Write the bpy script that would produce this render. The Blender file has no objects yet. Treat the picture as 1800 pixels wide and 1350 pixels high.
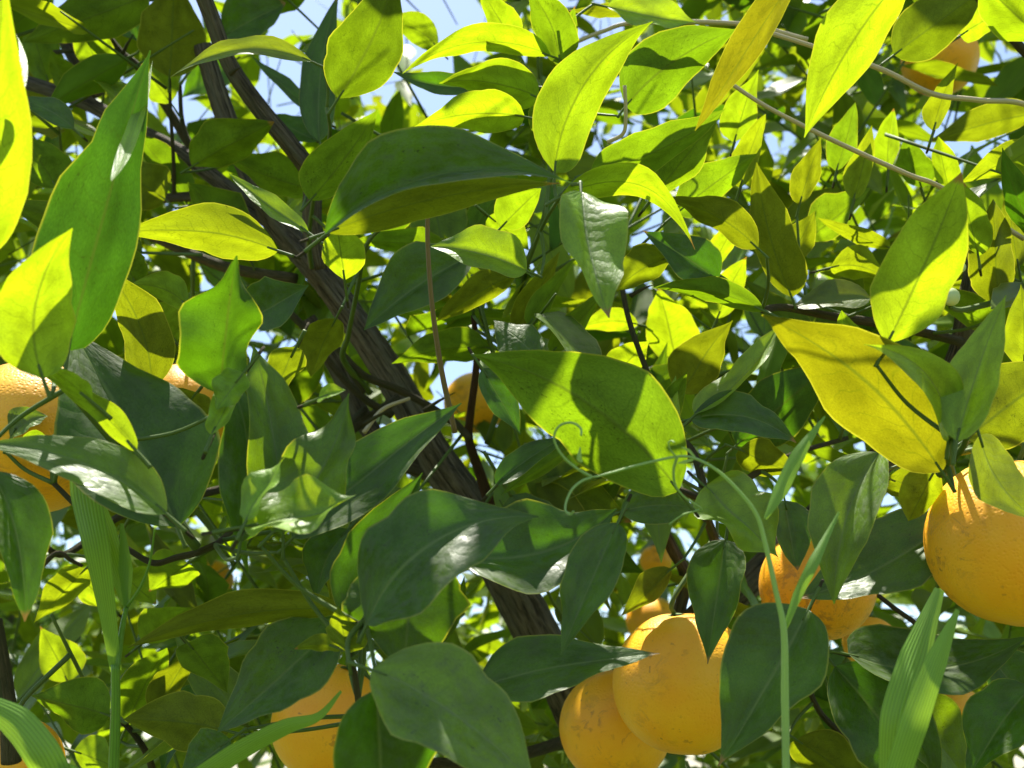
import bpy, math, random
import numpy as np
from mathutils import Vector, Matrix
from mathutils.bvhtree import BVHTree

random.seed(7); np.random.seed(7)
scene = bpy.context.scene
COL = scene.collection

# ------------------------------------------------------------------ camera
W_PX, H_PX, F_PX = 1800.0, 1350.0, 1930.0
CAM = np.array([0.0, 0.0, 1.15])
PITCH = math.radians(20)
FWD = np.array([0, math.cos(PITCH), math.sin(PITCH)])
UPV = np.array([0, -math.sin(PITCH), math.cos(PITCH)])
RGT = np.array([1.0, 0, 0])
cam_data = bpy.data.cameras.new('camera')
cam_data.sensor_width = 36.0
cam_data.lens = 36.0 * F_PX / W_PX
cam_data.clip_start = 0.02
cam_data.clip_end = 500
cam_data.dof.use_dof = True
cam_data.dof.focus_distance = 0.52
cam_data.dof.aperture_fstop = 15
cam = bpy.data.objects.new('camera', cam_data)
cam.location = CAM
cam.rotation_euler = (math.pi / 2 + PITCH, 0, 0)
COL.objects.link(cam)
scene.camera = cam

# ------------------------------------------------------------------ sky, sun, exposure
SUN_EL = math.radians(76)
SUN_AZ = math.radians(-22)            # measured from +Y towards +X
SUN = np.array([math.sin(SUN_AZ) * math.cos(SUN_EL), math.cos(SUN_AZ) * math.cos(SUN_EL), math.sin(SUN_EL)])
world = bpy.data.worlds.new('World')
scene.world = world
world.use_nodes = True
wn, wl = world.node_tree.nodes, world.node_tree.links
wn.clear()
w_out = wn.new('ShaderNodeOutputWorld')
w_bg = wn.new('ShaderNodeBackground')
w_sky = wn.new('ShaderNodeTexSky')
w_sky.sky_type = 'NISHITA'
w_sky.sun_disc = False
w_sky.sun_elevation = SUN_EL
w_sky.sun_rotation = SUN_AZ
w_sky.air_density = 1.0
w_sky.dust_density = 1.0
w_sky.ozone_density = 0.0
w_bg.inputs['Strength'].default_value = 0.10
wl.new(w_sky.outputs['Color'], w_bg.inputs['Color'])
wl.new(w_bg.outputs[0], w_out.inputs[0])
sun_data = bpy.data.lights.new('sun', 'SUN')
sun_data.energy = 5.0
sun_data.angle = math.radians(0.5)
sun_data.color = (1.0, 0.95, 0.86)
sun = bpy.data.objects.new('sun', sun_data)
sun.rotation_euler = Vector(-SUN).to_track_quat('-Z', 'Y').to_euler()
sun.location = (0, 2, 6)
COL.objects.link(sun)
vs = scene.view_settings
vs.view_transform = 'Standard'; vs.look = 'None'; vs.gamma = 1.0; vs.use_curve_mapping = False
vs.exposure = 1.48
scene.render.engine = 'CYCLES'
cy = scene.cycles
cy.max_bounces = 6; cy.diffuse_bounces = 3; cy.glossy_bounces = 2; cy.transmission_bounces = 2
cy.sample_clamp_indirect = 6.0
cy.use_denoising = True

# ------------------------------------------------------------------ helpers
def nz(v):
    v = np.asarray(v, float)
    return v / (np.linalg.norm(v) + 1e-12)

def P(x, y, d):
    return CAM + FWD * d + RGT * ((x - 900) / F_PX * d) - UPV * ((y - 675) / F_PX * d)

def project(p):
    q = np.asarray(p) - CAM
    d = q @ FWD
    return 900 + (q @ RGT) / d * F_PX, 675 - (q @ UPV) / d * F_PX, d

def make_mesh(name, verts, faces, mats, uvs=None, var=None, smooth=True, uv_vert=None):
    me = bpy.data.meshes.new(name)
    me.from_pydata([tuple(v) for v in verts], [], [tuple(f) for f in faces])
    for m in (mats if isinstance(mats, (list, tuple)) else [mats]):
        me.materials.append(m)
    if uv_vert is not None:
        uvl = me.uv_layers.new(name='UVMap')
        li = np.empty(len(me.loops), np.int32)
        me.loops.foreach_get('vertex_index', li)
        uvl.data.foreach_set('uv', np.asarray(uv_vert, np.float32)[li].ravel())
    if uvs is not None:
        uvl = me.uv_layers.new(name='UVMap')
        uvl.data.foreach_set('uv', np.asarray(uvs, np.float32).ravel())
    if var is not None:
        at = me.attributes.new('leafvar', 'FLOAT_COLOR', 'POINT')
        at.data.foreach_set('color', np.asarray(var, np.float32).ravel())
    if smooth:
        me.polygons.foreach_set('use_smooth', [True] * len(me.polygons))
    me.update()
    return me

def link(name, me, parent=None, loc=(0, 0, 0)):
    """loc is a world position; parents sit unrotated and unscaled, so offsets simply subtract."""
    o = bpy.data.objects.new(name, me)
    COL.objects.link(o)
    if parent is not None:
        o.parent = parent
        o.location = Vector(loc) - WORLD[parent.name]
    else:
        o.location = Vector(loc)
    WORLD[o.name] = Vector(loc)
    return o
WORLD = {}

def tag(o, label=None, cat=None, group=None, kind=None):
    if label: o['label'] = label
    if cat: o['category'] = cat
    if group: o['group'] = group
    if kind: o['kind'] = kind
    return o

def catmull(pts, n):
    pts = [np.asarray(p, float) for p in pts]
    if len(pts) == 2:
        return [pts[0] + (pts[1] - pts[0]) * k / n for k in range(n + 1)]
    ext = [2 * pts[0] - pts[1]] + pts + [2 * pts[-1] - pts[-2]]
    out = []
    for i in range(1, len(ext) - 2):
        p0, p1, p2, p3 = ext[i - 1:i + 3]
        for k in range(n):
            t = k / n
            out.append(0.5 * (2 * p1 + (p2 - p0) * t + (2 * p0 - 5 * p1 + 4 * p2 - p3) * t * t + (3 * p1 - p0 - 3 * p2 + p3) * t ** 3))
    out.append(pts[-1])
    return out

def tube(pts, radii, sides=8, rough=0.0, cap=True, seed=0):
    """verts, faces, per-vertex uv (around, metres along)"""
    rs = np.random.RandomState(seed)
    pts = [np.asarray(p, float) for p in pts]
    n = len(pts)
    V, Fc, UV = [], [], []
    ref = nz(np.cross(nz(pts[1] - pts[0]), [0.3, 0.5, 0.81]))
    ln = 0.0
    ph = rs.rand(6) * 6.28
    for i in range(n):
        tdir = nz(pts[min(i + 1, n - 1)] - pts[max(i - 1, 0)])
        ref = nz(ref - tdir * (ref @ tdir))
        bn = np.cross(tdir, ref)
        if i: ln += np.linalg.norm(pts[i] - pts[i - 1])
        r = radii[i] if hasattr(radii, '__len__') else radii
        for k in range(sides):
            a = 2 * math.pi * k / sides
            rr = r
            if rough:
                rr *= 1 + rough * (0.5 * math.sin(3 * a + ph[0] + ln * 9) + 0.35 * math.sin(7 * a + ph[1] - ln * 23) + 0.4 * math.sin(ln * 61 + ph[2] + 2 * a) + 0.5 * (rs.rand() - .5))
            V.append(pts[i] + (ref * math.cos(a) + bn * math.sin(a)) * rr)
            UV.append((k / sides, ln))
    for i in range(n - 1):
        for k in range(sides):
            k2 = (k + 1) % sides
            Fc.append((i * sides + k, i * sides + k2, (i + 1) * sides + k2, (i + 1) * sides + k))
    if cap:
        Fc.append(tuple(range(sides - 1, -1, -1)))
        Fc.append(tuple(range((n - 1) * sides, n * sides)))
    return np.array(V), Fc, np.array(UV)

# ------------------------------------------------------------------ materials
def new_mat(name):
    m = bpy.data.materials.new(name)
    m.use_nodes = True
    m.node_tree.nodes.clear()
    return m, m.node_tree.nodes, m.node_tree.links

class NB:
    """small node-building helper"""
    def __init__(s, name):
        s.m, s.n, s.l = new_mat(name)
    def node(s, t, **kw):
        nd = s.n.new(t)
        for k, v in kw.items(): setattr(nd, k, v)
        return nd
    def put(s, sock, v):
        if hasattr(v, 'links') or hasattr(v, 'is_linked'): s.l.new(v, sock)
        else: sock.default_value = v
    def math(s, op, a, b=None, c=None, clamp=False):
        nd = s.node('ShaderNodeMath', operation=op, use_clamp=clamp)
        s.put(nd.inputs[0], a)
        if b is not None: s.put(nd.inputs[1], b)
        if c is not None: s.put(nd.inputs[2], c)
        return nd.outputs[0]
    def mix(s, f, a, b, blend='MIX'):
        nd = s.node('ShaderNodeMix', data_type='RGBA', blend_type=blend)
        s.put(nd.inputs[0], f)
        s.put(nd.inputs[6], a if not isinstance(a, tuple) else a + (1,) * (4 - len(a)))
        s.put(nd.inputs[7], b if not isinstance(b, tuple) else b + (1,) * (4 - len(b)))
        return nd.outputs[2]
    def ramp(s, f, lo, hi, a=0.0, b=1.0):
        nd = s.node('ShaderNodeMapRange', clamp=True)
        s.put(nd.inputs[0], f)
        for i, v in enumerate((lo, hi, a, b)): nd.inputs[i + 1].default_value = v
        return nd.outputs[0]
    def noise(s, vec, scale, detail=3, rough=0.55, dist=0.0):
        nd = s.node('ShaderNodeTexNoise')
        if vec is not None: s.l.new(vec, nd.inputs['Vector'])
        nd.inputs['Scale'].default_value = scale
        nd.inputs['Detail'].default_value = detail
        nd.inputs['Roughness'].default_value = rough
        nd.inputs['Distortion'].default_value = dist
        return nd.outputs[0]
    def comb(s, x, y, z):
        nd = s.node('ShaderNodeCombineXYZ')
        for i, v in enumerate((x, y, z)): s.put(nd.inputs[i], v)
        return nd.outputs[0]
    def bump(s, h, strength, dist):
        nd = s.node('ShaderNodeBump')
        nd.inputs['Strength'].default_value = strength
        nd.inputs['Distance'].default_value = dist
        s.l.new(h, nd.inputs['Height'])
        return nd.outputs[0]
    def principled(s, col, rough, spec=0.5, normal=None, **kw):
        nd = s.node('ShaderNodeBsdfPrincipled')
        s.put(nd.inputs['Base Color'], col if not isinstance(col, tuple) else col + (1,))
        s.put(nd.inputs['Roughness'], rough)
        s.put(nd.inputs['Specular IOR Level'], spec)
        if normal is not None: s.l.new(normal, nd.inputs['Normal'])
        for k, v in kw.items(): s.put(nd.inputs[k], v)
        return nd.outputs[0]
    def out(s, sh):
        o = s.node('ShaderNodeOutputMaterial')
        s.l.new(sh, o.inputs[0])
        return s.m

def leaf_material(name, near=True):
    b = NB(name)
    at = b.node('ShaderNodeAttribute', attribute_name='leafvar')
    sp = b.node('ShaderNodeSeparateColor'); b.l.new(at.outputs['Color'], sp.inputs[0])
    age, yel, rnd = sp.outputs[0], sp.outputs[1], sp.outputs[2]
    dirt = at.outputs['Alpha']
    uv = b.node('ShaderNodeUVMap')
    su = b.node('ShaderNodeSeparateXYZ'); b.l.new(uv.outputs[0], su.inputs[0])
    t, v = su.outputs[0], su.outputs[1]
    s_ = b.math('MULTIPLY_ADD', v, 2.0, -1.0)
    sa = b.math('ABSOLUTE', s_)
    off = b.math('MULTIPLY', rnd, 37.0)
    vec = b.comb(b.math('MULTIPLY', t, 2.6), s_, off)
    n_big = b.noise(vec, 1.6, 2, 0.5)
    mid = b.ramp(sa, 0.014, 0.055, 1.0, 0.0)
    rim = b.ramp(sa, 0.955, 0.99, 0.0, 1.0)  # lighter yellow margin, painting in the glow along leaf edges
    # pigment
    top = b.mix(age, (0.16, 0.29, 0.020), (0.048, 0.090, 0.006))
    top = b.mix(yel, top, (0.085, 0.115, 0.018))
    under = b.mix(age, (0.12, 0.23, 0.020), (0.045, 0.085, 0.018))
    under = b.mix(yel, under, (0.095, 0.095, 0.010))
    trans = b.mix(age, (0.50, 0.66, 0.006), (0.075, 0.215, 0.002))
    trans = b.mix(yel, trans, (0.29, 0.275, 0.003))
    if near:
        n_mid = b.noise(vec, 6.0, 3, 0.6)
        n_fine = b.noise(vec, 34.0, 3, 0.65)
        # side veins sweep forward from the midrib; spacing wanders and the count varies from leaf to leaf
        cnt = b.math('MULTIPLY_ADD', rnd, 5.0, 8.0)
        ph = b.math('ADD', b.math('MULTIPLY', t, cnt), b.math('ADD', b.math('MULTIPLY', sa, -1.7), b.math('MULTIPLY', n_big, 2.6)))
        ph = b.math('ADD', ph, b.math('MULTIPLY', b.math('GREATER_THAN', s_, 0.0), 0.43))
        saw = b.math('ABSOLUTE', b.math('SUBTRACT', b.math('FRACT', b.math('ADD', ph, off)), 0.5))
        side = b.ramp(saw, 0.0, 0.06, 1.0, 0.0)
        side = b.math('MULTIPLY', side, b.ramp(sa, 0.45, 0.95, 1.0, 0.0))
        pillow = b.math('POWER', b.math('MULTIPLY', saw, 2.0), 0.7)
        var = b.math('MULTIPLY_ADD', n_big, 1.3, 0.35)
        var = b.math('MULTIPLY', var, b.math('MULTIPLY_ADD', n_fine, 1.0, 0.50))
    else:
        var = b.math('MULTIPLY_ADD', n_big, 0.8, 0.60)
    vcol = b.node('ShaderNodeCombineColor')
    for i in range(3): b.l.new(var, vcol.inputs[i])
    def shade(c, vein_c, vein_f, mid_c, mid_f):
        c = b.mix(1.0, c, vcol.outputs[0], 'MULTIPLY')
        if near: c = b.mix(b.math('MULTIPLY', side, vein_f), c, vein_c)
        return b.mix(b.math('MULTIPLY', mid, mid_f), c, mid_c)
    top = shade(top, (0.075, 0.15, 0.030), 0.36, (0.16, 0.23, 0.06), 0.75)
    under = shade(under, (0.03, 0.05, 0.008), 0.30, (0.11, 0.15, 0.03), 0.5)
    trans = shade(trans, (0.07, 0.13, 0.002), 0.34, (0.09, 0.13, 0.006), 0.6)
    trans = b.mix(b.math('MULTIPLY', rim, 0.7), trans, (0.65, 0.62, 0.03))
    top = b.mix(b.math('MULTIPLY', rim, 0.5), top, (0.20, 0.24, 0.05))
    under = b.mix(b.math('MULTIPLY', rim, 0.5), under, (0.28, 0.28, 0.05))
    if near:
        # sooty specks, scuffs and dust
        blot = b.ramp(b.noise(vec, 2.3, 2, 0.5), 0.50, 0.66)
        speck = b.math('MULTIPLY', b.math('MULTIPLY', b.ramp(b.noise(vec, 19.0, 2, 0.6), 0.60, 0.68), dirt), b.math('MULTIPLY_ADD', blot, 0.85, 0.15))
        soot = b.math('MULTIPLY', b.math('MULTIPLY', b.ramp(n_mid, 0.50, 0.66), blot), b.math('MULTIPLY', dirt, b.ramp(n_fine, 0.40, 0.60)))
        dk = b.math('MAXIMUM', b.math('MULTIPLY', speck, 0.8), b.math('MULTIPLY', soot, 0.6))
        top = b.mix(dk, top, (0.020, 0.022, 0.016))
        under = b.mix(dk, under, (0.020, 0.022, 0.008))
        trans = b.mix(dk, trans, (0.025, 0.035, 0.002))
        dust = b.math('MULTIPLY', b.ramp(n_mid, 0.42, 0.72), b.math('MULTIPLY', dirt, 0.42))
        top = b.mix(dust, top, (0.17, 0.19, 0.16))
        tipf = b.math('MULTIPLY', b.ramp(b.math('ADD', t, b.math('MULTIPLY', n_mid, 0.10)), 0.98, 1.01), b.math('GREATER_THAN', rnd, 0.78))
        top = b.mix(tipf, top, (0.30, 0.20, 0.07)); under = b.mix(tipf, under, (0.30, 0.19, 0.06)); trans = b.mix(tipf, trans, (0.30, 0.16, 0.02))
        h = b.math('MULTIPLY_ADD', pillow, 0.28, b.math('MULTIPLY', n_mid, 0.7))
        h = b.math('ADD', h, b.math('MULTIPLY', mid, -0.5))
        nt = b.bump(h, 0.32, 0.0014)
        r_top = b.math('ADD', b.math('MULTIPLY_ADD', n_mid, 0.25, 0.30), dust)
    else:
        nt = None; r_top = 0.42
    b_top = b.principled(top, r_top, 0.42, nt)
    b_und = b.principled(under, 0.65, 0.22, nt)
    tr = b.node('ShaderNodeBsdfTranslucent'); b.l.new(trans, tr.inputs['Color'])
    def two(sh):
        m = b.node('ShaderNodeMixShader'); m.inputs[0].default_value = 0.42
        b.l.new(sh, m.inputs[1]); b.l.new(tr.outputs[0], m.inputs[2])
        return m.outputs[0]
    geo = b.node('ShaderNodeNewGeometry')
    mx = b.node('ShaderNodeMixShader')
    b.l.new(geo.outputs['Backfacing'], mx.inputs[0])
    b.l.new(two(b_top), mx.inputs[1]); b.l.new(two(b_und), mx.inputs[2])
    return b.out(mx.outputs[0])

def bark_material(name, c1, c2, c3, sc=1.0):
    b = NB(name)
    uv = b.node('ShaderNodeUVMap')
    su = b.node('ShaderNodeSeparateXYZ'); b.l.new(uv.outputs[0], su.inputs[0])
    a = b.math('MULTIPLY', su.outputs[0], 2 * math.pi)
    vec = b.comb(b.math('COSINE', a), b.math('SINE', a), b.math('MULTIPLY', su.outputs[1], 9.0 * sc))
    n1 = b.noise(vec, 5.0, 5, 0.65, 0.6)
    n2 = b.noise(vec, 1.3, 3, 0.5)
    n3 = b.noise(vec, 22.0, 3, 0.6)
    col = b.mix(b.ramp(n1, 0.38, 0.62), c1, c2)
    col = b.mix(b.ramp(n2, 0.52, 0.72), col, c3)
    h = b.math('ADD', b.math('MULTIPLY', n1, 1.0), b.math('MULTIPLY', n3, 0.25))
    return b.out(b.principled(col, 0.85, 0.2, b.bump(h, 1.0, 0.007)))

def plant_material(name, refl, trans, rough=0.45, stripes=0.0, mixf=0.35):
    """green stems, grass blades: fine stripes along the length, some light through"""
    b = NB(name)
    uv = b.node('ShaderNodeUVMap')
    su = b.node('ShaderNodeSeparateXYZ'); b.l.new(uv.outputs[0], su.inputs[0])
    w = b.math('SINE', b.math('MULTIPLY', su.outputs[0], 60.0))
    vec = b.comb(b.math('MULTIPLY', su.outputs[0], 8.0), b.math('MULTIPLY', su.outputs[1], 18.0), 0.0)
    n = b.noise(vec, 2.0, 3)
    f = b.math('MULTIPLY', b.ramp(w, 0.3, 1.0), stripes)
    dark = tuple(c * 0.45 for c in refl); dt = tuple(c * 0.5 for c in trans)
    c = b.mix(f, refl, dark); ct = b.mix(f, trans, dt)
    c = b.mix(b.ramp(n, 0.5, 0.75, 0, 0.5), c, tuple(x * 1.5 for x in refl[:2]) + (refl[2],))
    p = b.principled(c, rough, 0.4, b.bump(b.math('ADD', w, n), 0.25 * (0.3 + stripes), 0.0008))
    tr = b.node('ShaderNodeBsdfTranslucent'); b.l.new(ct, tr.inputs['Color'])
    m = b.node('ShaderNodeMixShader'); m.inputs[0].default_value = mixf
    b.l.new(p, m.inputs[1]); b.l.new(tr.outputs[0], m.inputs[2])
    return b.out(m.outputs[0])

def orange_material():
    b = NB('orange_peel')
    tc = b.node('ShaderNodeTexCoord')
    oi = b.node('ShaderNodeObjectInfo')
    va = b.node('ShaderNodeVectorMath', operation='ADD'); b.l.new(tc.outputs['Object'], va.inputs[0])
    b.l.new(b.comb(b.math('MULTIPLY', oi.outputs['Random'], 9.0), 0.0, 0.0), va.inputs[1])
    vec = va.outputs[0]
    big = b.noise(vec, 22.0, 3)
    fine = b.noise(vec, 260.0, 3, 0.6)
    vo = b.node('ShaderNodeTexVoronoi'); b.l.new(vec, vo.inputs['Vector']); vo.inputs['Scale'].default_value = 620.0
    pore = b.ramp(vo.outputs['Distance'], 0.0, 0.55)
    col = b.mix(b.ramp(big, 0.35, 0.65), (0.87, 0.355, 0.006), (0.89, 0.45, 0.012))
    col = b.mix(b.math('MULTIPLY', b.ramp(pore, 0.0, 0.5, 1, 0), 0.25), col, (0.60, 0.17, 0.008))
    # brown rind scars and russeting
    scar = b.math('MULTIPLY', b.ramp(b.noise(vec, 60.0, 5, 0.75, 1.6), 0.52, 0.60), b.ramp(b.noise(vec, 18.0, 2), 0.46, 0.60))
    dots = b.math('MULTIPLY', b.ramp(b.noise(vec, 210.0, 2, 0.5), 0.66, 0.71), b.ramp(b.noise(vec, 40.0, 2), 0.45, 0.65))
    col = b.mix(b.math('MULTIPLY', scar, 0.55), col, (0.36, 0.15, 0.03))
    col = b.mix(b.math('MULTIPLY', dots, 0.6), col, (0.18, 0.07, 0.02))
    h = b.math('ADD', b.math('MULTIPLY', pore, 0.8), b.math('MULTIPLY', fine, 0.5))
    return b.out(b.principled(col, 0.46, 0.45, b.bump(h, 0.35, 0.0006), **{'Subsurface Weight': 0.12, 'Subsurface Radius': (0.006, 0.003, 0.001), 'Subsurface Scale': 1.0}))

M_LEAF = leaf_material('citrus_leaf')
M_FAR = leaf_material('crown_leaf', False)
M_BARK = bark_material('bark', (0.045, 0.036, 0.024), (0.22, 0.18, 0.125), (0.16, 0.15, 0.11))
M_TWIG = bark_material('twig_bark', (0.075, 0.070, 0.030), (0.16, 0.125, 0.06), (0.10, 0.12, 0.04), 3.0)
M_RED = bark_material('reddish_twig', (0.07, 0.035, 0.018), (0.15, 0.075, 0.035), (0.10, 0.06, 0.03), 3.0)
M_GREEN = plant_material('green_stem', (0.075, 0.125, 0.018), (0.20, 0.30, 0.01), 0.6, 0.3, 0.15)
M_GRASS = plant_material('grass_blade', (0.15, 0.30, 0.04), (0.36, 0.58, 0.03), 0.4, 0.55, 0.4)
M_VINE = plant_material('vine_stem', (0.27, 0.42, 0.13), (0.40, 0.55, 0.10), 0.5, 0.15, 0.25)
M_STRAW = plant_material('dry_straw', (0.52, 0.44, 0.28), (0.35, 0.28, 0.12), 0.65, 0.5, 0.2)
M_BROWNSTRAW = plant_material('brown_straw', (0.22, 0.15, 0.07), (0.25, 0.16, 0.06), 0.65, 0.6, 0.15)
M_ORANGE = orange_material()
M_BUD = plant_material('bud_skin', (0.50, 0.58, 0.30), (0.45, 0.55, 0.2), 0.4, 0.0, 0.25)
M_DEAD = plant_material('dead_leaf', (0.24, 0.15, 0.06), (0.30, 0.17, 0.05), 0.7, 0.3, 0.3)

# ------------------------------------------------------------------ leaf geometry
def leaf_geo(base, u, n, L, Wd, nt=16, ns=8, fold=12, curl=0.05, droop=0.0, bendv=None, twist=0.0, wave=0.05,
             a=0.62, e=0.85, seed=0):
    """one blade: base point, unit axis u, unit top normal n, length, full width"""
    rs = np.random.RandomState(seed)
    u = nz(u); n = nz(n - u * (n @ u)); w = np.cross(n, u)
    t = np.linspace(0, 1, nt + 1)
    tt = t * 0.5 + 0.5 * (1 - np.cos(np.pi * t)) * 0.5      # denser near the ends
    prof = np.power(tt + 1e-9, a) * np.power(1 - tt + 1e-9, e)
    prof = prof / (((a / (a + e)) ** a) * ((e / (a + e)) ** e))
    prof[0] = 0.05; prof[-1] = 0.015
    jit = np.interp(tt, np.linspace(0, 1, 9), rs.randn(9) * .035)[:, None] + np.interp(tt, np.linspace(0, 1, 9), rs.randn(9) * .035)[:, None] * np.sign(np.linspace(-1, 1, ns + 1))[None, :]
    s = np.linspace(-1, 1, ns + 1)
    T, S = np.meshgrid(tt, s, indexing='ij')
    hw = (prof * Wd / 2)[:, None] * (1 + jit + rs.randn(nt + 1, 1) * .008)
    f0 = math.radians(fold) * (1 - 0.25 * T)
    ang = f0 * (1.15 - 0.3 * np.abs(S))
    th = math.radians(twist) * (T - 0.4)
    lat = S * hw * np.cos(ang)
    p1, p2, k1 = rs.rand() * 6.28, rs.rand() * 6.28, 2.2 + rs.rand() * 2.2
    wv = wave * np.abs(S) ** 1.7 * np.where(S > 0, np.sin(k1 * 2 * T * math.pi / 2 + p1), np.sin(k1 * 2.3 * T * math.pi / 2 + p2)) * Wd
    wv += 0.25 * wave * np.sin(9 * T + p1) * np.sin(4 * S + p2) * Wd
    hgt = np.abs(S) * hw * np.sin(ang) + wv * np.minimum(1, prof[:, None] * 1.6)
    lat2 = lat * np.cos(th) - hgt * np.sin(th)
    hgt2 = lat * np.sin(th) + hgt * np.cos(th)
    mid_h = L * (curl * 4 * T * (1 - T) - droop * T * T)
    axial = L * T
    V = base + axial[..., None] * u + lat2[..., None] * w + (hgt2 + mid_h)[..., None] * n
    if bendv is not None:
        V = V + (4 * T * (1 - T))[..., None] * bendv
    V = V.reshape(-1, 3)
    UV = np.stack([T, S * 0.5 + 0.5], -1).reshape(-1, 2)
    Fc = []
    m = ns + 1
    for i in range(nt):
        for k in range(ns):
            q = i * m + k
            Fc.append((q, q + m, q + m + 1, q + 1))   # winding chosen so the top normal is +n
    return V, Fc, UV

# sanity of winding: (dV/dt x dV/ds) with w = n x u -> u x w = u x (n x u) = n
TONES = {'y': (0.05, 0.0), 'g': (0.35, 0.0), 'm': (0.65, 0.05), 'o': (0.75, 0.58), 'd': (1.0, 0.0), 'Y': (0.25, 0.45), 'k': (1.0, 0.4), 'Z': (0.8, 1.0)}  # k: shade put into the pigment of leaves the sun still reaches

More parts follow.
